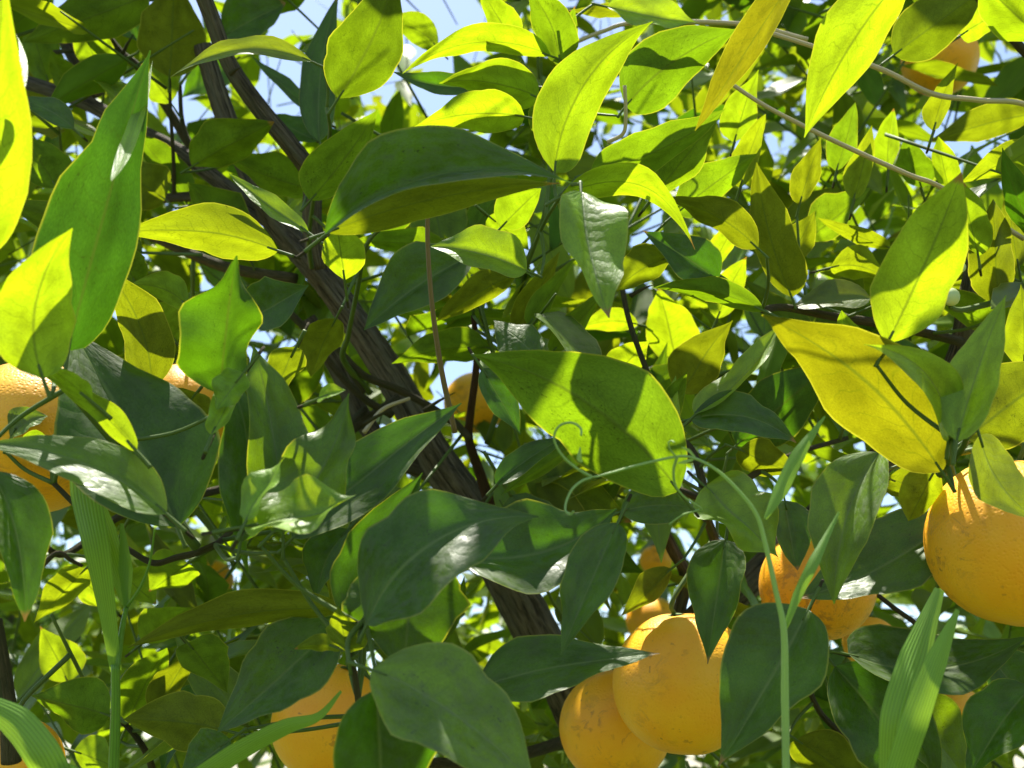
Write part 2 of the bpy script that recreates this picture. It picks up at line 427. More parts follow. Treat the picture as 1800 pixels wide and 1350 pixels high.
# ------------------------------------------------------------------ the leaves one can pick out in the photograph
# base x, base y, tip x, tip y (photo pixels), visible width, side (u = underside seen, t = top seen), tone, light (L lit, S shade, M mixed, X any),
# distance; r roll, f fold, b bend (px; up for flat ones, right for upright ones), dd extra distance of the tip, c curl, wv wave, tw twist
D = dict
LEAVES = [
 # upper left
 (-25,450, 22,-70, 95,'u','y','L',.37,D(r=30)),
 (120,615, 262,90, 170,'u','d','S',.40,D(f=30,b=-12,r=20,wv=.06,dd=.03)),
 (75,665, 122,398, 135,'u','y','L',.37,D(b=-38,r=25,f=14)),
 (196,318, 266,90, 26,'t','y','L',.385,D(r=20,b=6,f=10,dd=.06,flap=1)),  # sunlit turned edge of the big leaf, added as a separate pale piece
 (12,208, 30,55, 20,'t','y','L',.355,D(b=15,r=15,dd=.05,flap=1)),  # bright curled edge of the first leaf, added as its own strip
 (298,135, 306,-30, 108,'u','o','S',.74,D(r=10,f=8)),
 (548,108, 297,130, 36,'t','Y','L',.55,D(b=34,r=45,f=20)),
 (395,62, 502,4, 85,'t','d','S',.80,D(r=30)),
 (445,20, 545,-15, 50,'u','m','S',.82,D()),
 (402,112, 318,172, 72,'t','d','S',.90,D()),
 (595,172, 695,-50, 118,'u','k','S',.55,D(r=15,f=14,b=10)),
 (562,248, 592,-20, 66,'t','d','S',.70,D(r=20,b=-14)),
 (562,205, 440,95, 30,'t','d','S',.76,D(r=40,b=-8)),
 (770,84, 670,40, 52,'u','g','L',.80,D(b=12)),
 (968,98, 707,124, 52,'u','y','L',.60,D(b=30,r=40)),
 (850,150, 688,122, 42,'t','d','S',.63,D(b=-12)),
 (948,172, 772,146, 78,'u','g','L',.58,D(b=10,f=18)),
 (922,205, 729,218, 72,'u','y','L',.55,D(b=14,r=25)),
 (975,302, 1142,38, 118,'u','g','M',.51,D(b=-42,f=34,r=15)),
 (1100,186, 1292,50, 112,'u','m','S',.60,D(b=18,r=20,f=15)),
 (1068,12, 1228,36, 62,'t','y','L',.62,D(r=48,b=-6)),
 (1112,20, 1000,18, 26,'u','o','L',.68,D()),
 (1410,-60, 1217,228, 62,'u','Z','L',.46,D(r=35,b=-4)),
 (1590,-45, 1411,240, 118,'u','y','L',.45,D(f=30,r=20,b=-18)),
 (1572,96, 1735,-25, 102,'u','k','S',.62,D(r=15)),
 (1688,62, 1765,15, 56,'u','y','L',.64,D()),
 (1850,80, 1722,-40, 100,'u','g','L',.50,D()),
 (1815,200, 1627,246, 62,'u','o','M',.70,D(b=6)),
 (1840,262, 1688,322, 58,'u','Y','L',.60,D(b=8)),
 (1560,602, 1690,303, 124,'u','y','L',.42,D(r=15,f=10,b=6)),
 (1756,532, 1745,350, 76,'u','o','S',.60,D(f=25)),
 (1392,522, 1335,283, 78,'u','o','M',.60,D(f=20,b=-10)),
 (1530,525, 1392,536, 52,'t','o','L',.60,D(r=50)),
 (1566,436, 1437,382, 30,'u','Y','L',.66,D()),
 (1655,828, 1338,540, 168,'u','Z','L',.44,D(b=26,r=20,f=10,dd=-.03)),
 (1668,772, 1528,606, 74,'t','g','S',.42,D(b=48,r=30,dd=-.02)),
 (1682,775, 1768,518, 92,'t','g','S',.41,D(b=-8,r=20,f=22)),
 (1700,770, 1870,640, 135,'u','o','S',.47,D(r=15)),
 (1722,765, 1830,912, 78,'t','Y','L',.435,D(r=35,f=-10,b=-18)),
 (1545,795, 1460,1056, 118,'t','m','M',.47,D(r=25,f=25,b=-14)),
 (1662,925, 1402,1048, 132,'t','d','M',.53,D(r=40,f=14,b=-6)),
 (1492,1150, 1812,1110, 124,'t','d','M',.52,D(r=40,b=-34,f=14)),
 (1420,1072, 1258,1342, 168,'t','d','M',.45,D(r=22,f=22,b=8,a=.62,e=1.35,tw=0,dd=-.02)),
 (1275,948, 1242,1166, 98,'t','d','M',.51,D(r=20,f=18,e=1.3,dd=-.02)),
 (1240,855, 1368,978, 122,'t','g','L',.50,D(r=40,f=20,wv=.12)),
 (1215,736, 1400,778, 74,'t','d','M',.52,D(b=24,r=30)),
 (1295,782, 1455,640, 112,'u','d','S',.64,D(r=10)),
 (1222,728, 1362,568, 44,'t','g','L',.52,D(r=55,f=20,b=10)),
 (1200,692, 1288,563, 86,'u','o','S',.62,D(b=-8)),
 (1192,862, 834,617, 182,'u','m','M',.44,D(b=34,r=15,f=10,dd=-.02)),
 (945,628, 868,560, 74,'t','d','S',.56,D(f=-15)),
 (848,648, 918,762, 60,'t','d','M',.52,D(r=30)),
 (872,852, 1005,762, 46,'t','d','S',.56,D(b=10)),
 (1010,780, 880,870, 34,'u','m','S',.60,D()),
 # lower middle
 (645,1097, 942,897, 178,'t','d','M',.39,D(b=52,r=35,f=8,c=.03)),
 (724,985, 706,1180, 205,'t','d','S',.42,D(r=25,f=8)),
 (622,1108, 742,830, 128,'t','d','S',.44,D(r=22,b=-12)),
 (800,975, 1084,892, 165,'t','d','S',.47,D(r=30,b=-36)),
 (1085,920, 984,1148, 96,'t','d','S',.43,D(r=20,f=20)),
 (843,1206, 1160,1143, 104,'t','d','M',.44,D(r=35,b=14,f=14)),
 (655,1178, 945,1385, 176,'t','m','M',.36,D(r=30,b=24,f=10,a=.6,e=1.1)),
 (662,1212, 676,1480, 190,'t','d','S',.37,D(r=15,f=26)),
 (602,1088, 378,1284, 132,'t','d','S',.46,D(r=25,b=-8,f=18)),
 (605,1072, 226,1134, 64,'u','o','S',.45,D(b=24,r=40,f=24)),
 (612,1148, 596,1062, 66,'u','Y','S',.42,D()),
 (600,1140, 520,1138, 30,'u','Y','S',.425,D(b=6)),
 (612,930, 556,1054, 84,'t','d','S',.48,D(b=-10)),
 (612,960, 580,1060, 44,'u','o','S',.49,D()),
 # curled leaves
 (388,692, 414,448, 136,'u','d','M',.42,D(f=26,wv=.14,b=-6)),
 (424,952, 402,655, 108,'t','d','S',.43,D(b=22,f=10,wv=.10)),
 (498,940, 448,604, 118,'t','m','S',.43,D(f=22,wv=.13,b=12,r=20,tw=25)),
 (480,935, 610,686, 128,'t','m','M',.415,D(f=24,wv=.14,b=26,r=25,tw=-30)),
 (372,765, 428,640, 46,'t','y','L',.40,D(f=24,wv=.12,r=30,dd=.04)),  # added pale piece standing for the sunlit lower part of the curl
 (560,700, 606,684, 26,'t','y','L',.405,D(r=50)),
 (428,925, 625,868, 92,'t','y','L',.375,D(f=26,wv=.13,r=52,b=-8)),  # sunlit patch of the curled leaf, put in as a separate pale piece
 (432,915, 498,800, 46,'t','y','L',.372,D(f=22,wv=.16,r=50)),  # sunlit strip of the same curl, another added pale piece
 (515,945, 806,700, 116,'t','d','M',.45,D(r=35,b=6,f=12)),
 (428,655, 380,720, 60,'t','g','L',.415,D(f=20,wv=.1)),
 (520,610, 478,700, 60,'u','o','M',.45,D(f=10)),
 (488,440, 211,406, 88,'u','Y','L',.50,D(b=14,r=20,wv=.08)),
 (130,226, 28,174, 42,'t','d','S',.66,D(b=8)),
 (266,682, 178,462, 86,'u','o','M',.48,D(b=22,f=20)),
 (312,925, 128,568, 240,'t','d','M',.44,D(r=20,b=10,f=8)),
 (240,792, 62,648, 42,'u','y','S',.39,D(b=8,f=25)),
 (160,705, 78,640, 34,'u','y','M',.385,D(f=20)),
 (292,902, -45,772, 92,'t','m','M',.39,D(r=35,b=34,f=10)),
 (-15,828, 50,1088, 100,'t','d','S',.40,D(b=16)),
 (18,770, 82,730, 46,'t','m','L',.50,D(r=45,b=12)),
 (85,770, 30,800, 44,'u','m','S',.49,D()),
 (222,1278, 292,1135, 78,'u','m','S',.62,D()),
 (272,1255, 345,1128, 54,'u','o','M',.60,D()),
 (192,1258, 56,1222, 92,'u','m','M',.56,D(b=4)),
 (402,1285, 222,1262, 104,'u','o','S',.50,D(b=6,r=15)),
 (405,1300, 318,1366, 76,'t','d','S',.47,D()),
 (330,1130, 400,1215, 80,'u','m','S',.56,D()),
 (150,1000, 60,1090, 56,'u','Y','L',.62,D()),
 (190,1060, 128,1000, 60,'u','y','L',.70,D()),
 (250,1130, 335,1065, 66,'u','g','M',.66,D()),
 (330,990, 262,1040, 84,'u','g','L',.66,D()),
 (215,1010, 275,1060, 60,'u','y','L',.68,D()),
 (120,1200, 72,1100, 70,'u','y','L',.72,D()),
 (130,1320, 210,1350, 60,'u','g','L',.66,D()),
 # right bottom
 (1468,1172, 1660,1410, 150,'t','d','S',.54,D(r=15)),
 (1568,1240, 1712,1392, 118,'t','m','S',.53,D(b=14)),
 (1400,1300, 1530,1390, 80,'u','o','S',.60,D()),
 (1812,1208, 1695,1372, 112,'t','d','S',.51,D()),
 (1740,1150, 1830,1260, 90,'t','d','S',.56,D()),
 (1642,828, 1596,915, 70,'u','Y','L',.50,D()),
 (1380,880, 1405,1000, 70,'t','d','S',.57,D()),
 (1560,840, 1650,880, 60,'u','o','M',.55,D()),
 # middle
 (572,412, 1004,313, 140,'t','d','S',.42,D(b=52,r=40,f=48,c=.02)),
 (575,408, 985,322, 66,'u','o','S',.432,D(b=14,r=15,f=10)),
 (822,452, 640,580, 112,'t','d','S',.60,D(b=14)),
 (926,476, 758,430, 82,'t','g','S',.55,D(b=4,r=35)),
 (906,480, 766,563, 52,'u','o','S',.61,D()),
 (782,428, 622,420, 46,'u','m','S',.66,D()),
 (606,492, 588,376, 76,'u','y','L',.50,D(r=20)),
 (862,612, 688,636, 62,'u','m','S',.66,D(b=12)),
 (1022,338, 1076,548, 112,'t','g','L',.45,D(b=-12,f=30,r=30,wv=.09,dd=-.045)),
 (985,346, 1222,436, 58,'u','y','L',.48,D(b=74,r=40,f=15)),
 (1262,492, 1130,404, 78,'t','d','S',.56,D()),
 (1178,452, 1078,512, 70,'u','o','S',.57,D(b=10)),
 (1342,546, 1148,502, 46,'u','m','S',.55,D(b=10)),
 (1332,436, 1160,344, 62,'u','o','S',.55,D(b=12)),
 (1040,302, 1272,190, 72,'u','m','S',.56,D(b=-10)),
 (1150,342, 1262,198, 78,'u','m','M',.58,D()),
 (1190,374, 1328,268, 72,'u','m','S',.61,D()),
 (1190,642, 1158,502, 92,'u','y','L',.76,D(r=15)),
 (1122,570, 1018,577, 42,'u','y','L',.76,D(b=8)),
 (1078,662, 1142,598, 60,'u','y','L',.66,D()),
 (968,622, 1062,508, 42,'u','m','S',.60,D()),
 (928,572, 1012,448, 38,'u','m','S',.62,D()),
 (902,584, 982,438, 42,'u','o','S',.64,D()),
 (1160,770, 1205,650, 50,'u','m','M',.54,D()),
 (1180,770, 1185,660, 36,'t','g','M',.53,D()),
 (1090,900, 1225,890, 80,'t','d','S',.52,D(b=10,r=20)),
 (1180,1000, 1090,1080, 50,'u','o','M',.58,D()),
 (1300,790, 1400,830, 60,'u','o','S',.58,D()),
 # upper middle shoots
 (985,112, 932,-25, 72,'u','m','S',.60,D(b=8)),
 (905,80, 846,-25, 56,'u','g','L',.64,D()),
 (988,120, 1010,10, 50,'u','m','M',.62,D()),
 (952,240, 985,120, 56,'u','m','M',.60,D()),
 (545,352, 662,188, 86,'u','m','S',.60,D(b=8)),
 (338,292, 482,212, 82,'u','m','S',.70,D()),
 (558,248, 466,200, 46,'t','d','S',.80,D()),
 (542,408, 402,304, 36,'t','g','S',.50,D(f=25)),
 (548,332, 396,268, 74,'u','m','S',.72,D(b=-10)),
 (420,430, 330,320, 90,'u','m','S',.74,D()),
 (290,350, 210,290, 80,'u','o','S',.74,D()),
 (330,360, 240,230, 60,'u','m','S',.78,D()),
 (180,140, 135,15, 62,'u','g','L',.80,D()),
 (85,142, 48,25, 64,'u','m','S',.84,D()),
 (125,165, 90,85, 50,'u','m','S',.82,D()),
 (240,70, 170,-20, 66,'t','d','S',.80,D()),
 (300,180, 250,110, 60,'u','g','M',.78,D()),
 (100,330, 45,240, 76,'u','m','S',.70,D()),
 (240,500, 200,420, 60,'u','m','S',.66,D()),
 (330,540, 230,500, 56,'u','g','S',.60,D(b=14)),
 (310,600, 250,530, 90,'u','g','S',.64,D()),
 (345,690, 290,760, 90,'u','o','S',.52,D()),
 (440,560, 540,500, 90,'t','d','S',.55,D()),
 (590,560, 545,660, 70,'u','o','S',.58,D()),
 (660,420, 740,330, 70,'u','m','M',.66,D()),
 (880,400, 950,330, 70,'u','g','L',.60,D()),
 (860,380, 930,440, 60,'u','g','M',.62,D()),
 (630,330, 700,290, 44,'u','m','S',.66,D()),
 (740,270, 790,240, 30,'u','m','M',.7,D()),
 # right middle
 (1290,250, 1330,120, 60,'u','g','M',.66,D()),
 (1300,330, 1345,200, 46,'u','Y','L',.62,D()),
 (1405,360, 1440,240, 46,'u','o','L',.62,D()),
 (1470,300, 1500,180, 50,'u','m','S',.68,D()),
 (1500,350, 1530,220, 44,'u','Y','L',.66,D()),
 (1560,300, 1570,190, 46,'u','g','L',.70,D()),
 (1620,330, 1590,240, 56,'u','m','S',.68,D()),
 (1670,340, 1650,240, 44,'u','y','L',.66,D()),
 (1640,230, 1680,110, 40,'u','Y','L',.62,D()),
 (1420,420, 1530,330, 70,'u','m','S',.70,D()),
 (1380,470, 1430,370, 60,'u','o','M',.64,D()),
 (1460,470, 1560,490, 60,'u','Y','L',.66,D(b=12)),
 (1260,560, 1310,450, 60,'u','y','M',.68,D()),
 (1250,470, 1300,380, 40,'u','y','L',.66,D()),
 (1500,620, 1480,545, 44,'u','g','M',.56,D()),
 (1720,450, 1695,320, 54,'u','g','L',.58,D()),
 (1790,470, 1770,330, 50,'u','o','S',.62,D()),
 (1800,640, 1790,500, 60,'u','Y','L',.50,D()),
]

# patches where the sky shows between the leaves
SKY = [
 [(478,20),(565,-10),(605,-10),(535,70),(485,78)], [(425,98),(528,108),(535,215),(492,205)], [(686,-10),(856,-10),(850,58),(790,72),(740,62),(690,48)],
 [(612,120),(700,110),(700,150),(650,150),(612,200)], [(742,158),(784,158),(778,205),(742,202)], [(1008,32),(1082,32),(1002,118),(988,112)],
 [(196,20),(222,55),(205,50)], [(392,-10),(458,-10),(450,20),(400,22)], [(243,145),(300,172),(296,212),(256,212)], [(338,182),(392,212),(376,258)],
 [(55,905),(132,898),(96,955),(60,940)], [(60,990),(120,1015),(112,1120),(88,1105)], [(748,640),(832,640),(822,705),(760,705)],
 [(842,765),(905,755),(885,805),(848,800)], [(520,215),(545,240),(548,300),(520,270)], [(183,1035),(205,1040),(198,1075)], [(0,1095),(70,1110),(75,1225),(30,1230),(0,1200)],
 [(190,410),(206,425),(195,468)], [(300,455),(320,455),(318,475)], [(430,590),(470,585),(470,640),(440,630)], [(40,320),(58,322),(50,352)],
]
def in_poly(x, y, poly):
    c = False; n = len(poly)
    for i in range(n):
        x1, y1 = poly[i]; x2, y2 = poly[i - 1]
        if (y1 > y) != (y2 > y) and x < (x2 - x1) * (y - y1) / (y2 - y1) + x1: c = not c
    return c
def in_sky(x, y):
    return any(in_poly(x, y, q) for q in SKY)

# ------------------------------------------------------------------ ground
def ground():
    n = 60
    xs = np.sign(np.linspace(-1, 1, n)) * np.abs(np.linspace(-1, 1, n)) ** 3 * 220
    V, Fc = [], []
    for y in xs:
        for x in xs:
            r = math.hypot(x, y - 2)
            V.append((x, y + 2, (0.03 * math.sin(x * 1.3 + 1) * math.cos(y * 0.9) if r < 40 else 0.0)))
    for i in range(n - 1):
        for k in range(n - 1):
            q = i * n + k
            Fc.append((q, q + 1, q + n + 1, q + n))
    b = NB('orchard_ground')
    tc = b.node('ShaderNodeTexCoord')
    n1 = b.noise(tc.outputs['Object'], 1.2, 4)
    n2 = b.noise(tc.outputs['Object'], 14.0, 5, 0.7)
    c = b.mix(b.ramp(n1, 0.4, 0.6), (0.06, 0.11, 0.025), (0.16, 0.13, 0.07))
    c = b.mix(b.ramp(n2, 0.4, 0.7), c, (0.09, 0.15, 0.03))
    m = b.out(b.principled(c, 0.9, 0.1, b.bump(n2, 0.8, 0.05)))
    o = link('ground', make_mesh('ground', V, Fc, m))
    tag(o, 'grassy orchard ground under the orange tree', 'ground', kind='structure')
ground()

# ------------------------------------------------------------------ the orange tree: trunk, branches, twigs
def pp(seq, d0, d1=None):
    d1 = d0 if d1 is None else d1
    k = len(seq) - 1
    return [P(x, y, d0 + (d1 - d0) * i / k) for i, (x, y) in enumerate(seq)]

TRUNK_PX = [(355,80), (400,215), (470,370), (560,480), (640,590), (705,690), (765,800), (825,890), (905,1040), (1005,1230), (1070,1400)]
trunk_pts = pp(TRUNK_PX, 0.74, 0.80)
tb = trunk_pts[-1]
BASE = np.array([tb[0] + 0.10, tb[1] + 0.16, 0.0])
trunk_pts += [tb + (BASE - tb) * 0.35 + np.array([0.01, -0.02, 0]), tb + (BASE - tb) * 0.7, BASE - np.array([0, 0, .03])]
tree = bpy.data.objects.new('orange_tree', None)
COL.objects.link(tree)
tree.location = BASE; WORLD['orange_tree'] = Vector(BASE)
tag(tree, 'orange tree with dark glossy leaves, brown leaning trunk and ripe fruit', 'tree')

SKELETON = []          # points twigs can grow from
def wood(name, pts, radii, mat, sides=10, rough=0.06, n=8, seed=0, skel=True):
    c = catmull(pts, n)
    if hasattr(radii, '__len__'):
        rr = np.interp(np.linspace(0, 1, len(c)), np.linspace(0, 1, len(radii)), radii)
    else:
        rr = np.full(len(c), radii)
    V, Fc, UV = tube(c, rr, sides, rough, seed=seed)
    o0 = c[0]
    o = link(name, make_mesh(name, V - o0, Fc, mat, uv_vert=UV), tree, o0)
    if skel: SKELETON.extend(c)
    return o

def pxr(w, d): return w * d / F_PX / 2
wood('trunk', trunk_pts, [pxr(q, .76) for q in (32, 34, 40, 48, 52, 58, 66, 72, 78, 84)] + [ .021, .024, .028, .036], M_BARK, 26, 0.11, 14, 1)
BR = [
 ([(1655,830),(1668,800),(1676,772)], .46, .42, 22, 15, M_GREEN, .04),
 ([(1660,822),(1690,790),(1700,768)], .455, .43, 14, 10, M_GREEN, .04),
 # px points, d0, d1, width0, width1, material, rough
 ([(335,-60),(368,20),(402,110),(452,185),(510,255),(546,310),(548,395),(560,470)], .66, .735, 28, 36, M_BARK, .07),
 ([(60,-30),(100,45),(142,120),(172,170)], .84, .86, 20, 26, M_BARK, .06),
 ([(30,140),(90,158),(150,180),(240,228),(320,270),(400,330),(470,385)], .84, .76, 24, 30, M_BARK, .06),
 ([(140,-10),(180,50),(212,92),(245,120),(300,200),(345,275)], .80, .82, 12, 16, M_TWIG, .08),
 ([(95,92),(150,88),(222,102)], .83, .80, 8, 10, M_TWIG, .08),
 ([(190,358),(260,352),(350,346),(430,365),(490,410)], .80, .75, 14, 20, M_BARK, .07),
 ([(160,345),(230,395),(300,430),(400,470),(520,490)], .80, .75, 16, 20, M_TWIG, .07),
 ([(95,640),(125,690),(190,765),(270,862),(345,962)], .405, .47, 12, 19, M_GREEN, .04),
 ([(55,935),(105,975),(160,945),(215,905),(300,880),(420,850),(560,790),(700,700)], .60, .75, 10, 18, M_TWIG, .08),
 ([(60,1010),(100,972),(125,985),(145,995)], .60, .60, 10, 6, M_TWIG, .10),
 ([(95,850),(150,905),(195,942),(235,972),(272,990),(310,980),(345,972),(378,958)], .50, .47, 9, 13, M_TWIG, .08),
 ([(378,958),(440,905),(540,820),(640,720)], .47, .74, 10, 14, M_TWIG, .08),
 ([(832,555),(838,610),(836,660),(828,720),(824,770),(838,815),(856,870),(880,960)], .68, .77, 9, 20, M_RED, .12),
 ([(745,715),(790,735),(826,772)], .70, .70, 10, 13, M_TWIG, .1),
 ([(590,610),(640,660),(700,685),(756,715),(800,745)], .68, .71, 13, 13, M_TWIG, .1),
 ([(470,520),(530,570),(590,650),(640,700),(690,730)], .70, .74, 12, 14, M_TWIG, .1),
 ([(540,560),(590,640),(640,740),(690,800),(760,830)], .78, .80, 30, 40, M_BARK, .07),
 ([(640,760),(672,720),(720,700)], .66, .68, 9, 6, M_STRAW, .1),
 ([(1705,-20),(1745,25),(1800,90),(1880,170)], .52, .55, 13, 17, M_TWIG, .05),
 ([(1720,440),(1702,540),(1690,620),(1640,720),(1560,800),(1450,900),(1300,1040),(1130,1180),(1010,1240)], .66, .80, 38, 60, M_BARK, .08),
 ([(1240,900),(1232,840),(1215,790),(1180,755),(1140,660),(1105,560),(1088,470)], .58, .64, 16, 9, M_TWIG, .1),
 ([(1240,900),(1300,850),(1390,800),(1490,770)], .58, .60, 14, 8, M_TWIG, .1),
 ([(1240,900),(1260,980),(1230,1060),(1150,1130),(1030,1200)], .58, .78, 16, 24, M_TWIG, .1),
 ([(1165,930),(1185,970),(1205,1015),(1190,1090)], .66, .72, 20, 22, M_BARK, .08),
 ([(1690,600),(1560,570),(1460,555),(1380,540),(1340,545)], .66, .58, 18, 12, M_TWIG, .12),
 ([(1640,720),(1660,790),(1680,800)], .72, .47, 12, 12, M_GREEN, .05),
 ([(1800,1170),(1730,1220),(1690,1280),(1600,1330),(1450,1420)], .62, .72, 14, 22, M_TWIG, .1),
 ([(1690,1180),(1640,1120),(1560,1060),(1500,1010)], .60, .64, 10, 8, M_TWIG, .1),
 ([(1490,1300),(1440,1250),(1420,1190),(1440,1140)], .62, .60, 12, 9, M_TWIG, .1),
 ([(1490,1300),(1430,1350),(1380,1400)], .62, .66, 12, 12, M_TWIG, .1),
 ([(630,1230),(622,1180),(612,1140),(628,1100),(640,1090)], .43, .41, 12, 7, M_TWIG, .06),
 ([(630,1230),(650,1290),(740,1340),(900,1330),(1030,1290)], .45, .79, 12, 22, M_TWIG, .08),
 ([(200,1255),(235,1290),(260,1330),(275,1380)], .60, .62, 9, 13, M_TWIG, .06),
 ([(90,1080),(130,1160),(165,1225),(200,1260)], .58, .60, 6, 9, M_GREEN, .05),
 ([(-10,1090),(5,1180),(15,1260),(20,1340)], .46, .46, 26, 34, M_TWIG, .05),
 ([(298,138),(300,200),(305,280),(306,345)], .75, .78, 5, 8, M_TWIG, .05),
 ([(316,150),(322,220),(352,300)], .79, .79, 7, 9, M_TWIG, .05),
 ([(975,20),(985,110),(975,220),(968,300),(955,385),(925,470),(912,560),(900,640),(856,780)], .60, .74, 6, 11, M_GREEN, .05),
 ([(985,345),(955,395),(925,470)], .50, .60, 6, 8, M_GREEN, .05),
 ([(690,385),(645,430),(628,510),(612,590),(604,632),(650,690)], .56, .70, 6, 12, M_GREEN, .05),
 ([(575,190),(580,235),(568,290),(552,345),(543,420),(548,470)], .56, .72, 7, 9, M_GREEN, .05),
 ([(1030,800),(1080,830),(1160,850),(1240,880)], .60, .60, 9, 14, M_TWIG, .1),
]
for i, (seq, d0, d1, w0, w1, mat, rough) in enumerate(BR):
    big = max(w0, w1) > 19
    wood('branch' if big else 'twig', pp(seq, d0, d1), [pxr(w0, d0), pxr(w1, d1)], mat, 14 if big else 8, rough, 7, 20 + i)
# side thorns and stubs
for (x0, y0, x1, y1, d) in [(745,722,800,690,.69), (640,745,690,720,.65), (1108,520,1150,500,.63), (830,600,822,570,.68), (405,130,425,118,.67), (640,690,600,640,.69), (215,95,235,60,.8), (1215,800,1180,790,.58)]:
    wood('thorn', [P(x0, y0, d), P((x0 + x1) / 2, (y0 + y1) / 2 - 2, d - .004), P(x1, y1, d - .006)], [.0016, .001, .0002], M_TWIG, 6, 0.05, 3, skel=False)

# ------------------------------------------------------------------ build the traced leaves
SK = np.array(SKELETON)
L_PTS, S_PTS = [], []
bvh_v, bvh_f = [], []
def bvh_add(V, Fc):
    o = len(bvh_v)
    bvh_v.extend([tuple(v) for v in V]); bvh_f.extend([tuple(i + o for i in f) for f in Fc])
conn_done = []

def petiole(leaf_obj, base, u, n, d):
    """short stalk, then a fine twig running back into the crown"""
    r = np.random.RandomState(len(conn_done) + 5)
    e = base - u * (0.007 + 0.004 * r.rand()) + n * -0.001
    dist = np.linalg.norm(SK - e, axis=1)
    dist[(SK - CAM) @ FWD < d - 0.01] += 1
    j = int(np.argmin(dist))
    c = catmull([base + u * 0.005, (base + e) / 2, e], 4)
    V, Fc, UV = tube(c, np.linspace(0.0005, 0.0009, len(c)), 6)
    link('petiole', make_mesh('petiole', V - base, Fc, M_GREEN, uv_vert=UV), leaf_obj, base)
    conn_done.append(1)
    if dist[j] < 0.003: return
    vdir = nz(e - CAM)
    if dist[j] < 0.06:
        g = SK[j]
        wood('twig', [e + u * .001, e * .55 + g * .45 - u * dist[j] * .05 + vdir * dist[j] * .10, g], [0.0007, 0.0011], M_GREEN, 6, 0.04, 5, skel=False)
    else:
        wood('twig', [e + u * .001, e - u * 0.003 + vdir * .008, e + u * 0.012 + vdir * .022], [0.0006, 0.0008], M_TWIG, 6, 0.04, 4, skel=False)

N_LEAF = 0
def add_leaf_obj(V, Fc, UV, base, var, parent=tree):
    global N_LEAF
    N_LEAF += 1
    return link('leaf', make_mesh('leaf', V - base, Fc, M_LEAF, uv_vert=UV, var=np.tile(var, (len(V), 1))), parent, base)

for i, (bx, by, tx, ty, wpx, side, tone, light, d, kw) in enumerate(LEAVES):
    rs = np.random.RandomState(100 + i)
    lpx = math.hypot(tx - bx, ty - by)
    dd = kw.get('dd', (rs.rand() - .5) * .02 + (1 if side == 't' else -1) * .30 * (by - ty) / lpx * lpx * d / F_PX)
    B, T = P(bx, by, d), P(tx, ty, d + dd)
    u = T - B; L = np.linalg.norm(u); u /= L
    view = nz((B + T) / 2 - CAM)
    nface = nz(-view + u * (view @ u))
    wv_ = np.cross(nface, u)
    wup = wv_ if wv_[2] >= 0 else -wv_
    r = math.radians(kw.get('r', 28 if side == 't' else 32))
    n = (nface if side == 't' else -nface) * math.cos(r) + wup * math.sin(r)
    Wd = wpx * d / F_PX / max(0.45, math.cos(r)) * 1.06
    dx, dy = tx - bx, ty - by
    px_, py_ = dy, -dx
    if abs(dx) >= abs(dy):
        if py_ > 0: px_, py_ = -px_, -py_
    else:
        if px_ < 0: px_, py_ = -px_, -py_
    ln = math.hypot(px_, py_)
    bpx = kw.get('b', 0) * d / F_PX
    bendv = (RGT * px_ / ln - UPV * py_ / ln) * bpx
    big = max(L / d * F_PX, wpx) > 150
    V, Fc, UV = leaf_geo(B, u, n, L, Wd, 20 if big else 12, 10 if big else 6, fold=kw.get('f', 16 + 12 * rs.rand()) + (7 if side == 't' else 0),
                         curl=kw.get('c', (rs.rand() - .5) * .10), droop=rs.rand() * .06, bendv=bendv, twist=kw.get('tw', (rs.rand() - .5) * 30),
                         wave=kw.get('wv', .03 + .03 * rs.rand()), a=kw.get('a', .52 + .2 * rs.rand()), e=kw.get('e', .95 + .4 * rs.rand()), seed=i)
    age, yel = TONES[tone]
    var = (min(1, max(0, age + (rs.rand() - .5) * .15)), min(1, max(0, yel + (rs.rand() - .5) * .15)), rs.rand(), (.45 + .55 * rs.rand()) * (0.2 if tone in 'yg' else 1.0))
    lo = add_leaf_obj(V, Fc, UV, B, var)
    du0 = nz(u * L * .12 + bendv * .45)
    if not kw.get('flap'): petiole(lo, B, du0, nz(n - du0 * (n @ du0)), d)
    bvh_add(V, Fc)
    m = V.reshape(-1, (10 if big else 6) + 1, 3)
    nt_, ns_ = m.shape[0], m.shape[1]
    samp = [m[int(nt_ * a), int(ns_ * b)] for a in (.2, .4, .6, .8) for b in (.25, .5, .75)]
    if light == 'L': L_PTS += samp
    elif light == 'S': S_PTS += samp
    elif light == 'M':
        hs = 0 if rs.rand() < .5 else 6
        L_PTS += samp[hs:hs + 6]; S_PTS += samp[6 - hs:12 - hs]

L_PTS = np.array(L_PTS)

def blocks_lit(c, rad):
    """does a leaf of this radius at c cut a sun ray that should arrive?"""
    q = c - L_PTS
    s = q @ SUN
    dist = np.linalg.norm(q - s[:, None] * SUN, axis=1)
    return bool(np.any((s > 0.01) & (dist < rad)))

